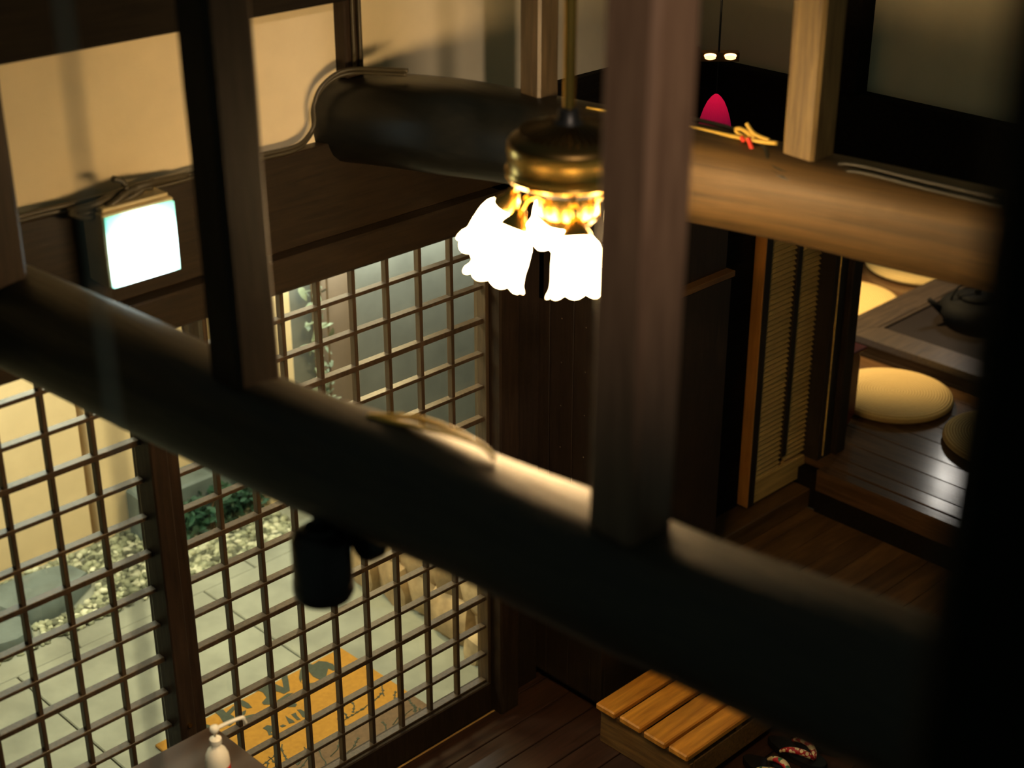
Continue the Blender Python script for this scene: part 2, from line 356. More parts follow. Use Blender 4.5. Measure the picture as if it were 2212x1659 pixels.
tag(slabstone('stepping_stone', 2.12, 4.93, .11, .085, .06, GZ-.01, rot=.9), 'smaller blue grey stone at the gravel edge by the paving', 'stone')
# dry stone wall
sw = empty('stone_wall', (3.5, 4.0, GZ)); tag(sw, 'low dry stone retaining wall of warm tan rocks beside the paving', 'wall')
def rock(c, s, seed, parent, m='rock', name='stone'):
    r2 = random.Random(seed); bm = nb(); rr = bmesh.ops.create_cube(bm, size=2)
    bmesh.ops.subdivide_edges(bm, edges=bm.edges[:], cuts=2, use_grid_fill=True)
    k = [r2.uniform(-.35,.35) for _ in range(9)]
    for v in bm.verts:
        q = v.co.copy(); L = q.normalized()*1.25
        q = q.lerp(L, .60); q += V(k[0]*q.y*.6+k[1]*.2, k[2]*q.z*.5+k[3]*.2, k[4]*q.x*.35)
        q += V(r2.uniform(-.1,.1), r2.uniform(-.1,.1), r2.uniform(-.1,.1)); v.co = V(q.x*s[0], q.y*s[1], q.z*s[2])
    bmesh.ops.rotate(bm, matrix=Matrix.Rotation(r2.uniform(-.25,.25), 3, 'X') @ Matrix.Rotation(r2.uniform(-.2,.2), 3, 'Z'), verts=bm.verts)
    o = obj(name, bm, m, parent, loc=V(*c)-(parent.location if parent else V(0,0,0)), smooth='auto'); return o
for row, (z, hh, xo) in enumerate(((GZ+.085, .105, 3.44), (GZ+.235, .085, 3.47))):
    yy = 3.47+row*.05
    while yy < 4.26-row*.03:
        w = R.uniform(.06, .11); rock((xo+R.uniform(-.02,.02), yy+w, z+R.uniform(-.015,.02)), (.10, w*1.04, hh*R.uniform(.92,1.08)), R.random(), sw); yy += 2*w-.004
rock((3.335, 3.57, GZ+.05), (.05,.04,.07), 5, sw)
for _ in range(70):
    x, y = R.uniform(3.42, 3.95), R.uniform(3.46, 4.5)
    rock((x, y, GZ+.28+R.uniform(0,.03)), [R.uniform(.022,.048) for _ in range(3)], R.random(), sw, name='stone')
o = boxobj('soil_fill', (3.5, 4.2, 3.46, 4.45, GZ, GZ+.25), 'bark', c=.01); tag(o, 'brown soil bank behind the dry stone wall', 'soil'); o['kind'] = 'structure'
# doormat
mt_ = empty('doormat', (2.59, 3.70, GZ)); tag(mt_, 'yellow doormat with dark brush lettering outside the lattice doors', 'doormat')
def P(o, e=mt_): o.matrix_parent_inverse = Matrix.Translation(-e.location); return o
P(boxobj('mat_pile', (2.17, 3.0, 3.57, 3.985, GZ, GZ+.012), 'mat_yellow', mt_, .003))
P(boxobj('brown_border', (2.17, 3.0, 3.40, 3.57, GZ, GZ+.012), 'mat_brown', mt_, .003))
INK = ([[(2.424, 3.994), (2.441, 4.001), (2.454, 3.978), (2.451, 3.957), (2.494, 3.972), (2.485, 3.951), (2.456, 3.939), (2.458, 3.916), (2.436, 3.891), (2.415, 3.885), (2.412, 3.922), (2.422, 3.958)], [(2.527, 3.982), (2.537, 3.975), (2.54, 3.944), (2.535, 3.916), (2.519, 3.924), (2.514, 3.949)], [(2.486, 3.922), (2.511, 3.919), (2.497, 3.905), (2.481, 3.897), (2.519, 3.88), (2.51, 3.872), (2.466, 3.882)], [(2.607, 4.005), (2.636, 4.009), (2.659, 3.993), (2.678, 3.978), (2.684, 3.951), (2.688, 3.933), (2.725, 3.997), (2.746, 3.987), (2.726, 3.953), (2.694, 3.902), (2.666, 3.901), (2.66, 3.924), (2.654, 3.934), (2.633, 3.916), (2.598, 3.881), (2.575, 3.9), (2.577, 3.915), (2.607, 3.928), (2.616, 3.961)], [(2.621, 3.886), (2.675, 3.893), (2.695, 3.882), (2.65, 3.875), (2.621, 3.876)], [(2.625, 3.847), (2.643, 3.851), (2.661, 3.84), (2.662, 3.818), (2.649, 3.81), (2.629, 3.828)], [(2.763, 3.938), (2.794, 3.973), (2.836, 3.998), (2.854, 3.97), (2.884, 3.973), (2.901, 3.948), (2.909, 3.919), (2.898, 3.885), (2.883, 3.886), (2.879, 3.911), (2.837, 3.872), (2.813, 3.877), (2.807, 3.909), (2.815, 3.945), (2.801, 3.952), (2.751, 3.913)], [(2.754, 3.911), (2.773, 3.885), (2.805, 3.867), (2.855, 3.851), (2.851, 3.836), (2.818, 3.844), (2.771, 3.858), (2.754, 3.896)], [(2.492, 3.793), (2.513, 3.796), (2.525, 3.777), (2.515, 3.76), (2.496, 3.753), (2.499, 3.737), (2.483, 3.746), (2.494, 3.771)], [(2.542, 3.761), (2.556, 3.76), (2.56, 3.746), (2.544, 3.749)], [(2.592, 3.795), (2.592, 3.778), (2.596, 3.754), (2.593, 3.74), (2.574, 3.749), (2.581, 3.769)], [(2.611, 3.786), (2.629, 3.782), (2.621, 3.763), (2.618, 3.739), (2.606, 3.744), (2.608, 3.765)], [(2.642, 3.793), (2.653, 3.785), (2.656, 3.762), (2.636, 3.734), (2.631, 3.746), (2.639, 3.772)], [(2.353, 3.953), (2.363, 3.949), (2.368, 3.938), (2.357, 3.925), (2.343, 3.93)]],)
bm = nb()
for poly in INK[0]:
    vs = [bm.verts.new(V(x, y, GZ+.0122)) for x, y in poly]; f = bm.faces.new(vs)
    r = bmesh.ops.extrude_face_region(bm, geom=[f]); bmesh.ops.translate(bm, verts=[v for v in r['geom'] if isinstance(v, bmesh.types.BMVert)], vec=(0,0,.0012))
P(obj('lettering', bm, 'mat_ink', mt_))
bm = nb(); rb = random.Random(3)
for k in range(26):
    x, y = rb.uniform(2.3, 2.97), rb.uniform(3.42, 3.66); a = rb.uniform(.2, 1.3); pts = []
    for q in range(6):
        pts.append((x, y, GZ+.0125)); a += rb.uniform(-.35, .45); x += .022*math.cos(a); y += .016*math.sin(a)
        if x > 2.99 or x < 2.18 or y > 3.7: break
    if len(pts) > 2: tube(bm, pts, .0022, 4)
    for q in pts:
        if rb.random() < .6: bx(bm, q[0]-.004, q[0]+.004, q[1]-.004, q[1]+.005, GZ+.012, GZ+.0137)
P(obj('branch_pattern', bm, 'mat_ink', mt_))

# ------------------------------------------------------------------ lattice wall
YW = 3.3; GX = 3.0973; CX = .12675; Z0 = .1211; CZZ = .11504
KB = 1.842   # underside of the head beam
def lattice(name, label, x_right, ncol, x_left, z0, nrow0, yoff, zb):
    w = struct(name, label)
    zr = [z0+CZZ*k for k in nrow0]
    tmpl = {}
    for i in range(1, ncol+1):
        x = x_right-CX*i
        if x < x_left+.02: break
        boxobj('lattice_bar', (x-.0065, x+.0065, YW-.016+yoff, YW+.006+yoff, zb, KB), 'kumiko', w, .0015)
    for k, z in enumerate(zr):
        t = .0085 if k % 3 == 0 else .0058
        boxobj('lattice_bar', (x_left, x_right, YW-.019+yoff, YW+.0075+yoff, z-t, z+t), 'kumiko', w, .0015)
    bm = nb(); bx(bm, -CX/2+.001, CX/2-.001, -.0015, .0015, -CZZ/2+.001, CZZ/2-.001); me = None
    zs = [zb]+[z for z in zr if z > zb+.03]+[KB]
    for i in range(ncol):
        xc = x_right-CX*(i+.5)
        if xc-CX/2 < x_left-.03: break
        for a, b_ in zip(zs, zs[1:]):
            if b_-a < .02: continue
            if me is None: o = obj('pane', bm, 'glass', w, loc=(xc, YW+.010+yoff, (a+b_)/2)); me = o.data
            else: o = linked('pane', me, w, (xc, YW+.010+yoff, (a+b_)/2))
            o.scale = (1, 1, (b_-a)/CZZ)
    return w
wn = lattice('window_1', 'tall glazed lattice screen beside the door stile', GX, 9, 1.957, Z0, range(0, 16), 0, Z0)
boxobj('bottom_rail', (1.957, 3.11, 3.265, 3.325, 0.0, Z0), 'dark_post', wn, .004)
boxobj('stile', (1.905, 1.957, 3.27, 3.325, 0.0, KB), 'dark_post', wn, .004)
boxobj('stile', (GX, 3.112, 3.27, 3.325, 0.0, KB), 'kumiko', wn, .002)
dn = lattice('door_1', 'glazed lattice sliding door left of the dark stile', 1.850, 9, .75, .7227-CZZ*5, range(0, 16), 0.0, .15)
dn2 = lattice('door_2', 'glazed lattice sliding door at the far end of the doorway', .74, 9, -.42, .7227-CZZ*5, range(0, 16), 0.0, .15)
boxobj('bottom_rail', (-.42, .748, 3.275, 3.33, 0.0, .148), 'dark_post', dn2, .004)
boxobj('bottom_rail', (.75, 1.85, 3.275, 3.33, 0.0, .148), 'dark_post', dn, .004)
boxobj('stile', (1.85, 1.903, 3.235, 3.33, 0.0, KB), 'dark_post', dn, .004)
bm = nb(); tube(bm, [(1.878, 3.234, .62), (1.878, 3.228, .62)], .007, 12); obj('door_pull', bm, 'brass', dn)
t = boxobj('trim_1', (-.6, 3.2, 3.262, 3.34, -.045, -.002), 'board_x', c=.003); t['kind'] = 'structure'
t = boxobj('trim_2', (-.6, 3.2, 3.254, 3.262, -.03, .002), 'louver_wood', c=.002); t['kind'] = 'structure'; t['label'] = 'pale worn edge strip of the door threshold'
wl = struct('wall_lattice', 'wall above the lattice doors: dark boards and cream plaster')
boxobj('head_beam', (-.6, 3.2, 3.215, 3.34, KB, 1.94), 'board_x', wl, .005)
boxobj('lintel_board', (-.6, 3.36, 3.262, 3.34, 1.94, 2.205), 'board_x', wl, .003)
boxobj('plaster_panel', (-.6, 4.10, 3.30, 3.38, 2.205, 2.60), 'plaster', wl, 0)
boxobj('plaster_panel', (2.34, 4.10, 3.30, 3.38, 2.60, 3.3), 'plaster', wl, 0)
boxobj('upper_beam', (-.6, 2.565, 3.18, 3.40, 2.597, 2.9), 'black_x', wl, .006)
boxobj('upper_beam', (2.65, 4.10, 3.22, 3.40, 2.78, 3.0), 'black_x', wl, .006)
boxobj('lintel_board', (3.36, 4.10, 3.27, 3.34, 1.50, 2.205), 'black_x', wl, .003)
boxobj('wall_board', (3.36, 4.88, 3.31, 3.37, 0, 2.2), 'black_x', wl, .003)
boxobj('door_head', (4.0, 4.93, 3.16, 3.36, 1.725, 2.1), 'black_x', wl, .003)
boxobj('pocket_board', (3.97, 4.60, 3.256, 3.30, .2, 1.9), 'black_x', wl, .003)
# corner post & narrow boards
boxobj('corner_post', (3.113, 3.20, 3.22, 3.34, -.04, 1.94), 'dark_post', wl, .006)
boxobj('wall_board', (3.20, 3.36, 3.29, 3.34, -.02, 1.94), 'board_z', wl, .003)
# plaster strut with cables
o = boxobj('wall_strut', (2.578, 2.640, 3.255, 3.31, 2.37, 3.2), 'dark_post', c=.005); tag(o, 'thin dark strut on the cream plaster above the log beam', 'post', kind='thing')
# far hanging wall of the raised room
fr_ = struct('wall_right', 'hanging plaster wall over the opening to the raised room')
boxobj('plaster_panel', (4.11, 4.18, -.5, 3.30, 2.17, 3.4), 'plaster', fr_, 0)
boxobj('lintel', (4.06, 4.22, -.5, 3.30, 1.72, 2.175), 'black_x', fr_, .006)
boxobj('wall_post', (4.05, 4.20, 2.615, 2.70, 2.17, 3.4), 'black_x', fr_, .006)
boxobj('conduit', (4.07, 4.10, 2.725, 2.737, 2.19, 3.4), 'cable_brown', fr_, .001)
# boarded cupboard side with nail heads
cb = empty('boarded_cupboard', (3.66, 3.13, 0)); tag(cb, 'tall dark boarded cupboard with rows of nail heads in the hall corner', 'cupboard')
def PC(o): return P(o, cb)
for y0, y1 in ((3.243, 3.305), (3.136, 3.242), (3.029, 3.135), (2.975, 3.028)):
    PC(boxobj('board', (3.36, 3.375, y0+.0008, y1-.0008, .045, 2.1), 'board_z', cb, .002))
    if y0 == 3.243: yc = 3.297
    else: yc = (y0+y1)/2
    for z in (.30, .53, .68, .84, .994, 1.148, 1.305, 1.46, 1.62):
        if y0 == 2.975: continue
        bm = nb(); lathe(bm, [(.0001, .0015), (.0022, .001), (.003, 0)], 6, Matrix.Translation((3.3598, yc, z+R.uniform(-.002,.002))) @ Matrix.Rotation(-math.pi/2, 4, 'Y')); PC(obj('nail_head', bm, 'nail', cb))
PC(boxobj('carcass', (3.376, 3.70, 3.0, 3.305, 0.02, 2.1), 'board_z', cb, .004))
PC(boxobj('carcass', (3.70, 3.965, 3.0, 3.305, 0.02, 1.93), 'board_z', cb, .004))
PC(boxobj('front_panel', (3.376, 3.965, 2.975, 2.999, .03, 1.50), 'board_z', cb, .004))
PC(boxobj('ledge', (3.37, 3.97, 2.965, 3.02, 1.50, 1.522), 'mid_plank', cb, .003))

# ------------------------------------------------------------------ louvre door, threshold, post
lv = empty('louvre_door', (4.70, 3.225, .30)); tag(lv, 'tan louvred door with an orange lit edge beside the raised room', 'door', kind='thing')
def PL(o): return P(o, lv)
ZB, ZT = .305, 1.72
PL(boxobj('stile', (4.466, 4.505, 3.20, 3.25, ZB, ZT), 'board_z', lv, .002))
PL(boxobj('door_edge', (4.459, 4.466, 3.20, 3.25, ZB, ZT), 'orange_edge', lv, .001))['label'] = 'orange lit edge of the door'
PL(boxobj('stile', (4.874, 4.925, 3.20, 3.25, ZB, ZT), 'board_z', lv, .002))
PL(boxobj('mullion', (4.672, 4.702, 3.20, 3.25, .455, ZT), 'board_z', lv, .002))
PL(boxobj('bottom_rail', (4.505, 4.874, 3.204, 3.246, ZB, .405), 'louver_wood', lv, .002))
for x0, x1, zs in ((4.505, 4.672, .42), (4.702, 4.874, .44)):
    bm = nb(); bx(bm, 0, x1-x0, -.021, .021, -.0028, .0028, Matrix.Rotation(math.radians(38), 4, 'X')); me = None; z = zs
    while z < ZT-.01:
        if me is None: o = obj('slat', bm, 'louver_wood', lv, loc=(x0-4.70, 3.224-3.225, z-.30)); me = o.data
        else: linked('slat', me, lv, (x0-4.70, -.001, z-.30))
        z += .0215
t = boxobj('trim_3', (4.0, 4.80, 3.135, 3.30, .2, .29), 'mid_plank', c=.004); t['kind'] = 'structure'; t['label'] = 'raised brown sill under the louvred door'
o = boxobj('room_post', (4.93, 5.00, 3.115, 3.26, .4, 2.2), 'dark_post', c=.006); tag(o, 'dark brown post at the corner of the raised room beside the louvred door', 'post', kind='thing')
bm = nb(); bx(bm, 4.838, 4.93, 3.14, 3.26, .4, 2.2); o = obj('post_rebate', bm, 'board_z'); o['kind'] = 'structure'
bm = nb(); tube(bm, [(4.862, 3.132, .42), (4.862, 3.132, 1.6)], .0035, 6); o = obj('pale_strip', bm, 'louver_wood'); tag(o, 'thin pale vertical strip along the dark post by the louvred door', 'strip')  # thin pale strip running up beside the post
w = boxobj('wall_far', (4.1, 9.0, 5.3, 5.4, .3, 2.5), 'board_x', c=0); w['kind'] = 'structure'

# ------------------------------------------------------------------ raised room furniture
def cushion(x, y, r, label, z=.4015, grp='round straw cushions around the hearth table'):
    bm = nb(); prof = [(0.001, .002), (r*.6, 0), (r*.93, .004), (r, .020), (r*.985, .034), (r*.9, .044), (r*.6, .048), (r*.25, .046), (.001, .045)]
    lathe(bm, prof, 56, None, False); o = obj('straw_cushion', bm, 'straw', loc=(x, y, z), smooth=True); tag(o, label, 'cushion', grp); return o
cushion(5.545, 3.245, .268, 'round straw cushion lying in front of the low hearth table, nearest the louvred door')
cushion(6.31, 4.02, .275, 'round straw cushion behind the table, half hidden by the dark post')
cushion(7.02, 4.03, .285, 'round straw cushion farthest back, its top cut off by the tan beam')
cushion(5.52, 2.66, .27, 'round straw cushion in shadow at the edge of the glossy floor')
tb = empty('hearth_table', (6.5, 3.1, .4)); tag(tb, 'low dark hearth table with a mitred frame and sunken centre', 'table')
def PT(o): return P(o, tb)
X0, X1, Y0, Y1, ZT2 = 5.86, 7.05, 2.2, 3.785, .49
def mitre(name, pts):
    bm = nb(); lo = [bm.verts.new(V(x, y, ZT2-.035)) for x, y in pts]; hi = [bm.verts.new(V(x, y, ZT2)) for x, y in pts]
    bm.faces.new(lo[::-1]); bm.faces.new(hi)
    for i in range(4): bm.faces.new((lo[i], lo[(i+1)%4], hi[(i+1)%4], hi[i]))
    bmesh.ops.bevel(bm, geom=bm.edges[:], offset=.002, segments=1, affect='EDGES')
    return PT(obj(name, bm, 'hearth_wood', tb))
w_ = .15
mitre('frame_rail', [(X0,Y0),(X0+w_,Y0+w_),(X0+w_,Y1-w_),(X0,Y1)]); mitre('frame_rail', [(X0,Y1),(X0+w_,Y1-w_),(X1-w_,Y1-w_),(X1,Y1)])
mitre('frame_rail', [(X1,Y1),(X1-w_,Y1-w_),(X1-w_,Y0+w_),(X1,Y0)]); mitre('frame_rail', [(X1,Y0),(X1-w_,Y0+w_),(X0+w_,Y0+w_),(X0,Y0)])
PT(boxobj('table_centre', (X0+w_, X1-w_, Y0+w_, Y1-w_, .44, .477), 'hearth_dark', tb, .003))
PT(boxobj('inner_moulding', (X0+w_+.001, X0+w_+.02, Y0+w_, Y1-w_, .478, .487), 'hearth_wood', tb, .002))
PT(boxobj('inner_moulding', (X0+w_+.02, X1-w_, Y1-w_-.02, Y1-w_-.001, .478, .487), 'hearth_wood', tb, .002))
for x in (X0+.12, X1-.12):
    for y in (Y0+.1, Y1-.1): PT(boxobj('leg', (x-.03, x+.03, y-.03, y+.03, .4, .455), 'hearth_dark', tb, .003))
kt = empty('iron_kettle', (6.42, 3.36, .4785)); tag(kt, 'dark round iron kettle with an arched handle on the hearth table', 'kettle')
bm = nb(); lathe(bm, [(.10,0),(.155,.02),(.18,.06),(.17,.09),(.14,.115),(.09,.125),(.085,.13)], 32); obj('body', bm, 'iron', kt, smooth=True)
bm = nb(); lathe(bm, [(.095,.128),(.08,.142),(.04,.150),(.001,.151)], 28); obj('lid', bm, 'iron', kt, smooth=True)
bm = nb(); lathe(bm, [(.006,.150),(.016,.158),(.016,.17),(.001,.176)], 12); obj('lid_knob', bm, 'iron', kt, smooth=True)
bm = nb(); tube(bm, [(-.13*math.cos(a)*1.0, .0+.0, .10+.13*math.sin(a)) for a in [math.pi*k/14 for k in range(15)]], .006, 8)
obj('handle', bm, 'iron', kt, smooth=True, rot=(0,0,-.7))
bm = nb(); tube(bm, [(.15,0,.05),(.20,0,.09),(.235,0,.12)], [.022,.015,.011], 8); obj('spout', bm, 'iron', kt, smooth=True, rot=(0,0,2.4))
# red-brown box seat with a hand hole in its side
sb = empty('box_stool', (5.16, 3.34, .4)); tag(sb, 'red brown wooden box stool with an oval hand hole beside the dark post', 'stool')
bm = nb()
# side board with oval hole, in plane X; y from -.085 .. .085
hw, zt = .095, .335
outer = [(-hw, 0), (hw, 0), (hw, zt), (-hw, zt)]
hole = [(.028*math.cos(a), .25+.045*math.sin(a)) for a in [2*math.pi*k/20 for k in range(20)]]
for x in (0.0,):
    def ring(x): return [bm.verts.new(V(x, y, z)) for y, z in hole]
    def oring(x):
        out = []
        for y, z in hole:
            dy, dz = y, z-.25; k = min(hw/abs(dy) if abs(dy) > 1e-6 else 9, (zt-.25)/dz if dz > 1e-6 else 9, .25/-dz if dz < -1e-6 else 9)
            out.append(bm.verts.new(V(x, dy*k, .25+dz*k)))
        return out
    a0, b0, a1, b1 = ring(0), oring(0), ring(.016), oring(.016)
    for i in range(20):
        j = (i+1) % 20
        bm.faces.new((a0[i], a0[j], b0[j], b0[i])); bm.faces.new((a1[i], b1[i], b1[j], a1[j])); bm.faces.new((a0[i], a1[i], a1[j], a0[j])); bm.faces.new((b0[i], b0[j], b1[j], b1[i]))
me_o = obj('side_board', bm, 'red_wood', sb, loc=(0, -.095, 0), rot=(0, 0, math.pi/2))
linked('side_board', me_o.data, sb, (0, .111, 0), (0, 0, math.pi/2))
boxobj('seat_board', (-.112, .112, -.115, .118, .336, .352), 'red_wood', sb, .003)
boxobj('back_board', (-.095, -.08, -.094, .094, .0, .335), 'red_wood', sb, .002)

# ------------------------------------------------------------------ wooden step and sandals
st = empty('wooden_step', (3.5, 2.68, 0)); tag(st, 'orange brown slatted wooden step on the entrance floor', 'step')
def PS(o): return P(o, st)
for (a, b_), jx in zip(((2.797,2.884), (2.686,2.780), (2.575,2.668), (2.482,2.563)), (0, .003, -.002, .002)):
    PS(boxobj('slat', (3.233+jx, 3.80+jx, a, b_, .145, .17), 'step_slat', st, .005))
PS(boxobj('end_board', (3.255, 3.275, 2.485, 2.88, .0, .125), 'step_frame', st, .003))
PS(boxobj('end_board', (3.76, 3.78, 2.485, 2.88, .0, .125), 'step_frame', st, .003))
PS(boxobj('side_board', (3.276, 3.759, 2.485, 2.505, .03, .125), 'step_frame', st, .003))
PS(boxobj('side_board', (3.276, 3.759, 2.86, 2.88, .03, .125), 'step_frame', st, .003))
for x in (3.25, 3.50, 3.755): PS(boxobj('crosspiece', (x, x+.03, 2.486, 2.879, .1255, .1445), 'step_frame', st, .002))
def sandal(cx, cy, rz, strapm, label, side):
    e = empty('zori_sandal', (cx, cy, .0005), rz); tag(e, label, 'sandal', 'thonged sandals beside the wooden step')
    def outline(s, n=28):
        out = []
        for k in range(n):
            a = 2*math.pi*k/n; x = .115*math.cos(a); w = .043*(1+.12*math.cos(a)); out.append(V(x*s, math.sin(a)*w*s*1.0, 0))
        return out
    bm = nb(); loft(bm, [[p+V(0,0,z+(.006 if p.x < 0 else 0)*(z > .004)) for p in outline(s)] for s, z in ((.96,0),(1.0,.004),(1.0,.018),(.97,.022))]); obj('sole', bm, 'lacquer', e, smooth='auto')
    bm = nb()
    for sg in (-1, 1):
        pts = smooth_pts([(.066, 0, .024), (.056, sg*.014, .040), (.025, sg*.029, .050), (-.018, sg*.037, .040), (-.042, sg*.039, .022)], 5)
        tube(bm, pts, [.0065+.0055*math.sin(math.pi*min(1, i/len(pts)*1.1)) for i in range(len(pts))], 8)
    obj('strap', bm, strapm, e, smooth=True)
    bm = nb(); tube(bm, [(.060,0,.020),(.058,0,.030),(.055,0,.038)], .0035, 6); obj('toe_post', bm, strapm, e, smooth=True)
sandal(3.672, 2.352, -1.50, 'strap_red_white', 'black sandal with red and white flowered straps, fully in view', 1)
sandal(3.785, 2.350, -1.56, 'strap_red_white', 'black sandal with red and white flowered straps, partly behind the dark beam', 1)
sandal(3.528, 2.350, -1.52, 'strap_multi', 'black sandal with green, cream and red straps, next to the red and white pair', 1)
sandal(3.415, 2.345, -1.56, 'strap_multi', 'black sandal with green, cream and red straps, nearest the step corner', 1)

# ------------------------------------------------------------------ side table with pump bottle
sd = empty('side_table', (1.5, 2.85, 0)); tag(sd, 'dark brown table standing against the lattice door', 'table')
def PD(o): return P(o, sd)
PD(boxobj('table_top', (1.12, 1.872, 2.60, 3.10, .672, .70), 'table_dark', sd, .004))
for x in (1.15, 1.80):
    for y in (2.63, 3.03): PD(boxobj('leg', (x, x+.04, y, y+.04, 0, .671), 'table_dark', sd, .003))
bt = empty('pump_bottle', (1.712, 2.827, .7005)); tag(bt, 'white hand sanitiser pump bottle with a red label on the dark table', 'bottle')
bm = nb(); lathe(bm, [(.028,0),(.031,.004),(.0315,.02),(.0315,.125),(.030,.140),(.024,.155),(.016,.164),(.013,.168),(.013,.176)], 32); obj('bottle_body', bm, 'white_plastic', bt, smooth=True)
bm = nb(); lathe(bm, [(.015,.1765),(.0155,.178),(.0155,.192),(.010,.196),(.006,.198)], 24); obj('screw_cap', bm, 'white_plastic', bt, smooth='auto')
bm = nb(); lathe(bm, [(.0035,.198),(.0035,.213),(.010,.214),(.013,.220),(.012,.228),(.006,.232),(.0005,.233)], 20); obj('pump_head', bm, 'white_plastic', bt, smooth=True)
bm = nb(); tube(bm, smooth_pts([(.006,0,.222),(.04,0,.229),(.072,0,.232),(.078,0,.228),(.084,0,.210)], 4), [.0052]*13+[.004]*4, 8); obj('nozzle', bm, 'white_plastic', bt, smooth=True, rot=(0,0,-.30))
bm = nb(); n = 10
a0, a1 = -.75, .55
loft(bm, [[V(r*math.cos(a0+(a1-a0)*k/n-.75), r*math.sin(a0+(a1-a0)*k/n-.75), z) for k in range(n+1)] for r, z in ((.0318,.03),(.0318,.112-.0))], False, False)
loft(bm, [[V(r*math.cos(a0+(a1-a0)*k/n-.75), r*math.sin(a0+(a1-a0)*k/n-.75), z) for k in range(n+1)] for r, z in ((.0323,.03),(.0323,.112-.0))], False, False)
obj('red_label', bm, 'red_label', bt)['label'] = 'red printed label'
ob = boxobj('folded_card', (1.30, 1.38, 2.92, 3.02, .7005, .73), 'mid_plank', c=.003, ); tag(ob, 'small brown box at the back of the dark table', 'box')

# ------------------------------------------------------------------ big log beam and its short posts
def log(name, path, radii, m, nseg=9, n=20, sq=2.6, seed=1, rough=.03, label='', w=1.0):
    r2 = random.Random(seed); pts = smooth_pts(path, nseg); rings = []; ph = [r2.uniform(0, 6.28) for _ in range(6)]
    for i, p in enumerate(pts):
        u_ = i/(len(pts)-1)*(len(radii)-1); k = min(int(u_), len(radii)-2); r = radii[k]+(radii[k+1]-radii[k])*(u_-k)
        t = pts[min(i+1, len(pts)-1)]-pts[max(i-1, 0)]; s, u = frame(t); ring = []
        for q in range(n):
            a = 2*math.pi*q/n; c, d = math.cos(a), math.sin(a)
            k2 = (abs(c)**sq+abs(d)**sq)**(-1/sq)
            f = 1+rough*math.sin(2*a+ph[0]+i*.13)+rough*.7*math.sin(3*a+ph[1]-i*.21)+rough*.5*math.sin(i*.5+ph[2])
            ring.append(p+s*c*r*k2*f*w+u*d*r*k2*f)
        rings.append(ring)
    bm = nb(); loft(bm, rings); o = obj(name, bm, m, smooth=True); tag(o, label, 'beam', kind='thing'); return o
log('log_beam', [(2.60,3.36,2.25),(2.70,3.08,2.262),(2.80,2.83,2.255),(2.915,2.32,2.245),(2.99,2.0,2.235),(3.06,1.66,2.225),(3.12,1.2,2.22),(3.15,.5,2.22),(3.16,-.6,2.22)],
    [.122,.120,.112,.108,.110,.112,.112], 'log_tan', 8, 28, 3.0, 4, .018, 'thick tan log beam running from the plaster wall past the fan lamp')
log('log_beam', [(1.40,3.5,2.09),(1.43,3.06,2.09),(1.466,2.57,2.092),(1.50,2.15,2.09),(1.55,1.81,2.09),(1.578,1.56,2.088),(1.60,1.335,2.088),(1.632,1.08,2.088),(1.66,.86,2.088),(1.70,.4,2.088),(1.72,-.8,2.07)],
    [.112,.108,.105,.106,.107,.108,.109,.112,.112], 'log_dark', 7, 26, 2.5, 9, .025, 'dark crooked log beam crossing close in front of the lattice doors')
def post(name, x, y, s, z0, z1, m, label, rz=0, n=14, seed=0, lean=(0,0), cham=.09):
    r2 = random.Random(seed); bm = nb(); rings = []; h = s/2; c = h*cham*2
    for i in range(n+1):
        z = z0+(z1-z0)*i/n; k = 1+r2.uniform(-.012,.012); q = [(h-c,-h),(h,-h+c),(h,h-c),(h-c,h),(-h+c,h),(-h,h-c),(-h,-h+c),(-h+c,-h)]
        ox, oy = lean[0]*(z-z0), lean[1]*(z-z0)
        rings.append([V(x+ox+a*k*math.cos(rz)-b_*k*math.sin(rz), y+oy+a*k*math.sin(rz)+b_*k*math.cos(rz), z) for a, b_ in q])
    loft(bm, rings); o = obj(name, bm, m, smooth='auto'); tag(o, label, 'post', kind='thing'); return o
post('short_post', 1.400, 3.005, .098, 2.155, 4.2, 'dark_post', 'dark post at the left edge standing on the near log beam', seed=1)
post('short_post', 1.492, 2.226, .098, 2.15, 4.2, 'dark_post', 'dark post standing on the near log beam between the lit sign and the lattice', seed=2, lean=(-.006,.006), cham=.11)
post('short_post', 1.600, 1.368, .098, 2.14, 4.2, 'post_brown', 'thick brown post in front of the fan lamp, standing on the near log beam', seed=3, lean=(.004,-.006), cham=.10)
post('short_post', 2.845, 2.795, .075, 2.325, 4.0, 'slim_post_wood', 'slim brown post standing on the tan log beam behind the fan rod', seed=4)
post('short_post', 2.984, 2.042, .090, 2.325, 4.0, 'pale_post', 'tan brown post on the tan log beam beside the plaster wall', seed=5)
post('near_post', .735, .245, .20, 0.0, 4.4, 'soot_black', 'black blurred post very near along the right edge of the view', seed=6)
# bark loop on the near log
bm = nb(); tube(bm, smooth_pts([(1.54,1.93,2.198),(1.585,1.86,2.205),(1.60,1.78,2.206),(1.60,1.70,2.203),(1.59,1.66,2.198)], 5), .005, 6)
tube(bm, smooth_pts([(1.545,1.925,2.196),(1.56,1.84,2.206),(1.585,1.76,2.208),(1.60,1.70,2.205)], 5), .0045, 6)
o = obj('bark_strip', bm, 'cable_yellow', smooth=True); tag(o, 'loose loop of pale bark fibre on top of the near log beam', 'bark')

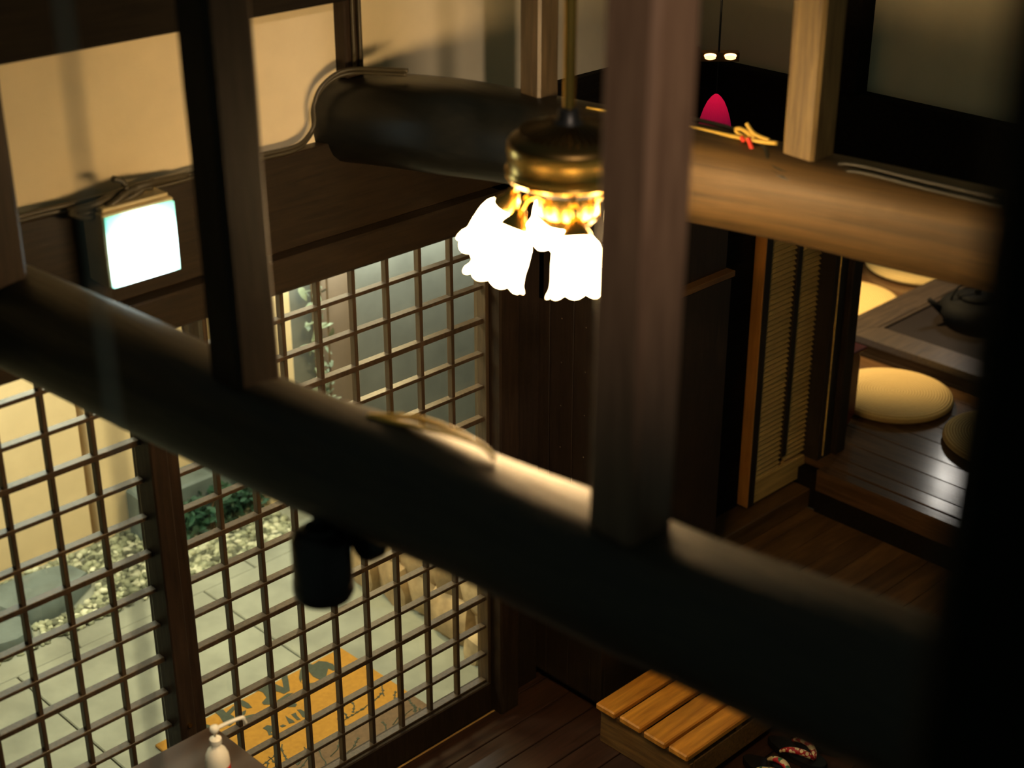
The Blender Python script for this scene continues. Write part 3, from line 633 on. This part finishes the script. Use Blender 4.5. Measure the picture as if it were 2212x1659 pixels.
# ------------------------------------------------------------------ track spotlight under the near log
sp = empty('spotlight', (1.455, 1.975, 1.84)); tag(sp, 'black cylindrical spotlight hanging below the near log beam', 'spotlight')
bm = nb(); lathe(bm, [(.040,0),(.052,.004),(.057,.016),(.057,.035),(.055,.037),(.055,.125),(.048,.135),(.030,.140),(.030,.150),(.010,.152)], 36); obj('housing', bm, 'black_metal', sp, smooth='auto')
bm = nb(); lathe(bm, [(.001,-.001),(.038,-.001),(.038,-.004),(.001,-.004)], 24); obj('lens', bm, 'lacquer', sp)
bm = nb(); tube(bm, [(.0,0,.145),(.0,0,.20)], .014, 10); obj('stem', bm, 'black_metal', sp, smooth=True)
bm = nb(); lathe(bm, [(.001,0),(.03,0),(.036,.008),(.036,.03),(.03,.036),(.001,.036)], 24, Matrix.Translation((.055,-.045,.105)) @ Matrix.Rotation(math.pi/2,4,'Y')); obj('swivel_joint', bm, 'black_metal', sp, smooth='auto')
bm = nb(); lathe(bm, [(.001,0),(.027,0),(.027,.006),(.001,.006)], 24, Matrix.Translation((.0915,-.05,.108)) @ Matrix.Rotation(math.pi/2,4,'Y') @ Matrix.Diagonal((1.5,.8,1,1))); obj('mounting_plate', bm, 'beige_plastic', sp)['label'] = 'beige oval plate'
bm = nb(); tube(bm, [(.03,-.03,.14),(.06,-.045,.145),(.06,-.045,.21)], .012, 8); obj('bracket', bm, 'black_metal', sp, smooth=True)
# hanging cord close to the viewpoint
bm = nb(); tube(bm, [(.598,1.10,4.5),(.598,1.10,3.4),(.599,1.101,2.4),(.600,1.10,1.5)], .0032, 8); o = obj('hanging_cord', bm, 'cord_grey', smooth=True); tag(o, 'thin blurred grey cord hanging vertically near the viewpoint, left side', 'cord')

# ------------------------------------------------------------------ emergency light
sg = empty('exit_sign', (1.85, 3.205, 2.118)); tag(sg, 'glowing white and green square emergency sign over the lattice doors', 'sign')
boxobj('sign_housing', (-.098, .100, -.045, .052, -.094, .094), 'beige_plastic', sg, .004)
boxobj('sign_back', (-.090, .092, -.035, .050, .094, .104), 'beige_plastic', sg, .002)
boxobj('light_panel', (-.0935, .0955, -.0545, -.0455, -.091, .086), 'sign_face', sg, .001)
bm = nb(); tube(bm, [(0,0,.104),(.0,.0,.115)], .012, 8); obj('cable_gland', bm, 'black_plastic', sg)
# ------------------------------------------------------------------ cables
def cable(name, paths, r, m, label):
    bm = nb()
    for p in paths: tube(bm, smooth_pts(p, 5), r, 6)
    o = obj(name, bm, m, smooth=True); tag(o, label, 'cable'); return o
ln = [(x, 3.245, 2.216+.003*math.sin(x*9)) for x in (.9,1.2,1.45,1.62,1.78,1.95,2.1,2.25,2.38)]
arc = [(2.44,3.262,2.232),(2.462,3.262,2.262),(2.462,3.26,2.31),(2.485,3.255,2.355),(2.53,3.245,2.385),(2.575,3.22,2.395),(2.62,3.15,2.398),(2.655,3.10,2.398)]
cable('cable_bundle', [ln+arc, [(x, y-.006, z+.012) for x, y, z in ln+arc]], .0058, 'cable_brown', 'brown cable bundle along the plaster edge and around the end of the log beam')
cable('cable_knot', [[(1.70,3.225,2.218),(1.76,3.20,2.228),(1.83,3.215,2.236),(1.90,3.20,2.245),(1.98,3.225,2.235),(2.04,3.235,2.228)],
    [(1.70,3.225,2.215),(1.74,3.20,2.200),(1.80,3.19,2.222),(1.86,3.20,2.240),(1.92,3.205,2.232)],
    [(1.82,3.21,2.275),(1.845,3.21,2.262),(1.85,3.205,2.244),(1.87,3.20,2.236)],
    [(1.72,3.215,2.206),(1.79,3.20,2.214),(1.86,3.20,2.224),(1.93,3.21,2.246)]], .0085, 'cable_brown', 'tangle of dark cables above the glowing sign')
cable('strut_cable', [[(2.60,3.248,2.40),(2.60,3.248,2.8),(2.60,3.248,3.2)], [(2.622,3.248,2.40),(2.622,3.248,2.8),(2.622,3.248,3.2)]], .006, 'cable_brown', 'two dark cables running up the thin wall strut')
cable('beam_cable', [[(2.93,2.62,2.372),(2.955,2.42,2.365),(2.965,2.25,2.362),(2.93,2.13,2.352),(2.893,2.08,2.325),(2.905,2.00,2.312),(2.95,1.955,2.318),(2.975,1.93,2.345),(2.99,1.75,2.345),(3.01,1.55,2.342)],
    [(2.925,2.12,2.348),(2.885,2.07,2.315),(2.90,1.99,2.300),(2.94,1.95,2.300),(2.955,1.90,2.338),(2.975,1.72,2.335),(2.995,1.52,2.332)]], .0055, 'cable_dark', 'dark cable pair wrapped round the foot of the tan post and along the log')
cable('yellow_cord', [[(2.84,2.62,2.366),(2.90,2.40,2.360),(2.925,2.25,2.358),(2.925,2.16,2.362),(2.94,2.10,2.364)],
    [(2.93,2.16,2.366),(2.935,2.20,2.378),(2.94,2.225,2.372),(2.935,2.20,2.362),(2.93,2.14,2.362),(2.935,2.10,2.366)],
    [(2.935,2.19,2.395),(2.935,2.165,2.375),(2.935,2.12,2.368)]], .0052, 'cable_yellow', 'yellow cord tied in a loop on top of the tan log beam')
cable('red_tie', [[(2.918,2.17,2.366),(2.915,2.16,2.355),(2.91,2.15,2.345)], [(2.92,2.19,2.364),(2.915,2.18,2.358)]], .006, 'cable_red', 'small red tie beside the yellow cord')

# ------------------------------------------------------------------ ceiling fan lamp
FX, FY = 2.205, 2.082
fan = empty('ceiling_fan_lamp', (FX, FY, 2.447)); tag(fan, 'brass ceiling fan lamp with glowing scalloped glass shades', 'lamp')
bm = nb(); lathe(bm, [(.0125,.14),(.0125,1.9)], 20); obj('downrod', bm, 'brass', fan, smooth='auto')
bm = nb(); lathe(bm, [(.012,.106),(.030,.107),(.032,.117),(.024,.128),(.022,.146),(.014,.150)], 24); obj('rod_coupler', bm, 'black_metal', fan, smooth='auto')
bm = nb(); lathe(bm, [(.02,.108),(.06,.106),(.095,.100),(.118,.088),(.124,.080),(.124,.078)], 48); obj('motor_cover', bm, 'dark_brass', fan, smooth='auto')
bm = nb()
for k in range(40):
    bx(bm, .045, .112, -.0016, .0016, -.004, .0035, Matrix.Rotation(2*math.pi*k/40, 4, 'Z') @ Matrix.Translation((0,0,.117)) @ Matrix.Rotation(math.radians(12), 4, 'Y') @ Matrix.Translation((-.012,0,.006)))
obj('vent_ribs', bm, 'dark_brass', fan)['kind'] = 'stuff'
bm = nb(); lathe(bm, [(.10,.078),(.125,.077),(.126,.060),(.1235,.056),(.1235,.028),(.128,.025),(.128,.018),(.124,.015),(.127,.010),(.122,.004),(.10,.002)], 56); obj('motor_band', bm, 'brass', fan, smooth='auto')
bm = nb(); lathe(bm, [(.10,.002),(.095,-.012),(.07,-.018),(.05,-.020)], 40); obj('motor_base', bm, 'black_metal', fan, smooth='auto')
bm = nb(); lathe(bm, [(.045,-.012),(.062,-.020),(.064,-.026),(.064,-.062),(.062,-.070),(.066,-.075),(.050,-.092),(.012,-.098),(.010,-.106),(.001,-.108)], 40); obj('switch_housing', bm, 'brass', fan, smooth='auto')
vaz = math.atan2(-FY, -FX)   # azimuth from the lamp to the viewpoint
def shade_bm():
    bm = nb(); n = 72; rings = []
    prof = [(.020,.000),(.030,-.004),(.041,-.016),(.048,-.036),(.051,-.062),(.052,-.086),(.055,-.103),(.062,-.114)]
    for inner in (0, 1):
        pp = prof if not inner else [(r-.003, z) for r, z in prof[::-1]]
        for r, z in pp:
            w = max(0, (-z-.080)/.034); ring = []
            for k in range(n):
                a = 2*math.pi*k/n; sc = abs(math.sin(4.5*a)); rr = r*(1+.05*w*sc); zz = z-.010*w*sc+.004*w
                fl_ = 1+.012*math.cos(18*a)*(1-w); ring.append(V(rr*fl_*math.cos(a), rr*fl_*math.sin(a), zz))
            rings.append(ring)
    loft(bm, rings, True, False); return bm
shade_me = None
for k, az in enumerate((-8, 52, 112, 172, 232, 292)):
    a = vaz-math.radians(az)     # counted towards the left of the view
    tilt = math.radians(26)
    armz = -.034
    def rad(r, z): return (r*math.cos(a), r*math.sin(a), z)
    bm = nb(); tube(bm, smooth_pts([rad(.058, armz), rad(.085, armz+.014), rad(.108, armz+.010), rad(.118, armz-.006)], 4), .0075, 8); ar = obj('arm', bm, 'brass', fan, smooth=True)
    mtx = Matrix.Translation(rad(.120, armz-.010)) @ Matrix.Rotation(a, 4, 'Z') @ Matrix.Rotation(-tilt, 4, 'Y')
    bm = nb(); lathe(bm, [(.006,.006),(.012,.002),(.016,-.010),(.028,-.026),(.031,-.036),(.027,-.038)], 24, mtx); obj('fitter', bm, 'brass', ar, smooth='auto')
    m2 = mtx @ Matrix.Translation((0,0,-.032))
    if shade_me is None: o = obj('glass_shade', shade_bm(), 'opal', ar, smooth=True); shade_me = o.data
    else: o = bpy.data.objects.new('glass_shade', shade_me); COL.objects.link(o); o.parent = ar
    o.matrix_local = m2
bm = nb(); tube(bm, [(-.03,-.03,-.09),(-.03,-.03,-.17)], .0012, 5); obj('pull_chain', bm, 'brass', fan)

# ------------------------------------------------------------------ far pendant lamp with red shade
pd = empty('pendant_lamp', (3.8, 2.958, 2.03)); tag(pd, 'small pendant lamp with a glowing red pleated shade in the dark corner', 'lamp')
bm = nb(); tube(bm, [(0,0,.255),(0,0,1.4)], .0032, 6); obj('rod', bm, 'black_metal', pd)
hb = obj('lamp_bar', (lambda b: (bx(b, -.018, .018, -.062, .056, .235, .262), b)[1])(nb()), 'bronze', pd, rot=(0,0,.79))
for s in (-1, 1):
    bm = nb(); lathe(bm, [(.0005,0),(.017,0),(.017,.004),(.0005,.004)], 20, Matrix.Translation((-.0225, s*.031-.003, .248)) @ Matrix.Rotation(math.pi/2,4,'Y') @ Matrix.Diagonal((.42,1,1,1)))
    obj('glowing_slot', bm, 'bulb_glow' if s else 'amber_glow', pd, rot=(0,0,.79))
    bm = nb(); lathe(bm, [(.0005,0),(.019,0),(.019,.003),(.0005,.003)], 20, Matrix.Translation((-.0205, s*.031-.003, .2535)) @ Matrix.Rotation(math.pi/2,4,'Y') @ Matrix.Diagonal((.4,1,1,1)))
    obj('reflector', bm, 'amber_glow', pd, rot=(0,0,.79))
bm = nb(); tube(bm, [(0,0,.135),(0,0,.237)], .0015, 5); obj('cord', bm, 'black_plastic', pd)
bm = nb(); n = 72; rings = []
for zz, r in ((0,.054),(.02,.052),(.05,.046),(.08,.037),(.105,.026),(.12,.015),(.128,.006),(.129,.001)):
    rings.append([V(r*(1+.025*(-1)**k)*math.cos(2*math.pi*k/n), r*(1+.025*(-1)**k)*math.sin(2*math.pi*k/n), zz) for k in range(n)])
loft(bm, rings, True, False); obj('shade', bm, 'red_shade', pd)
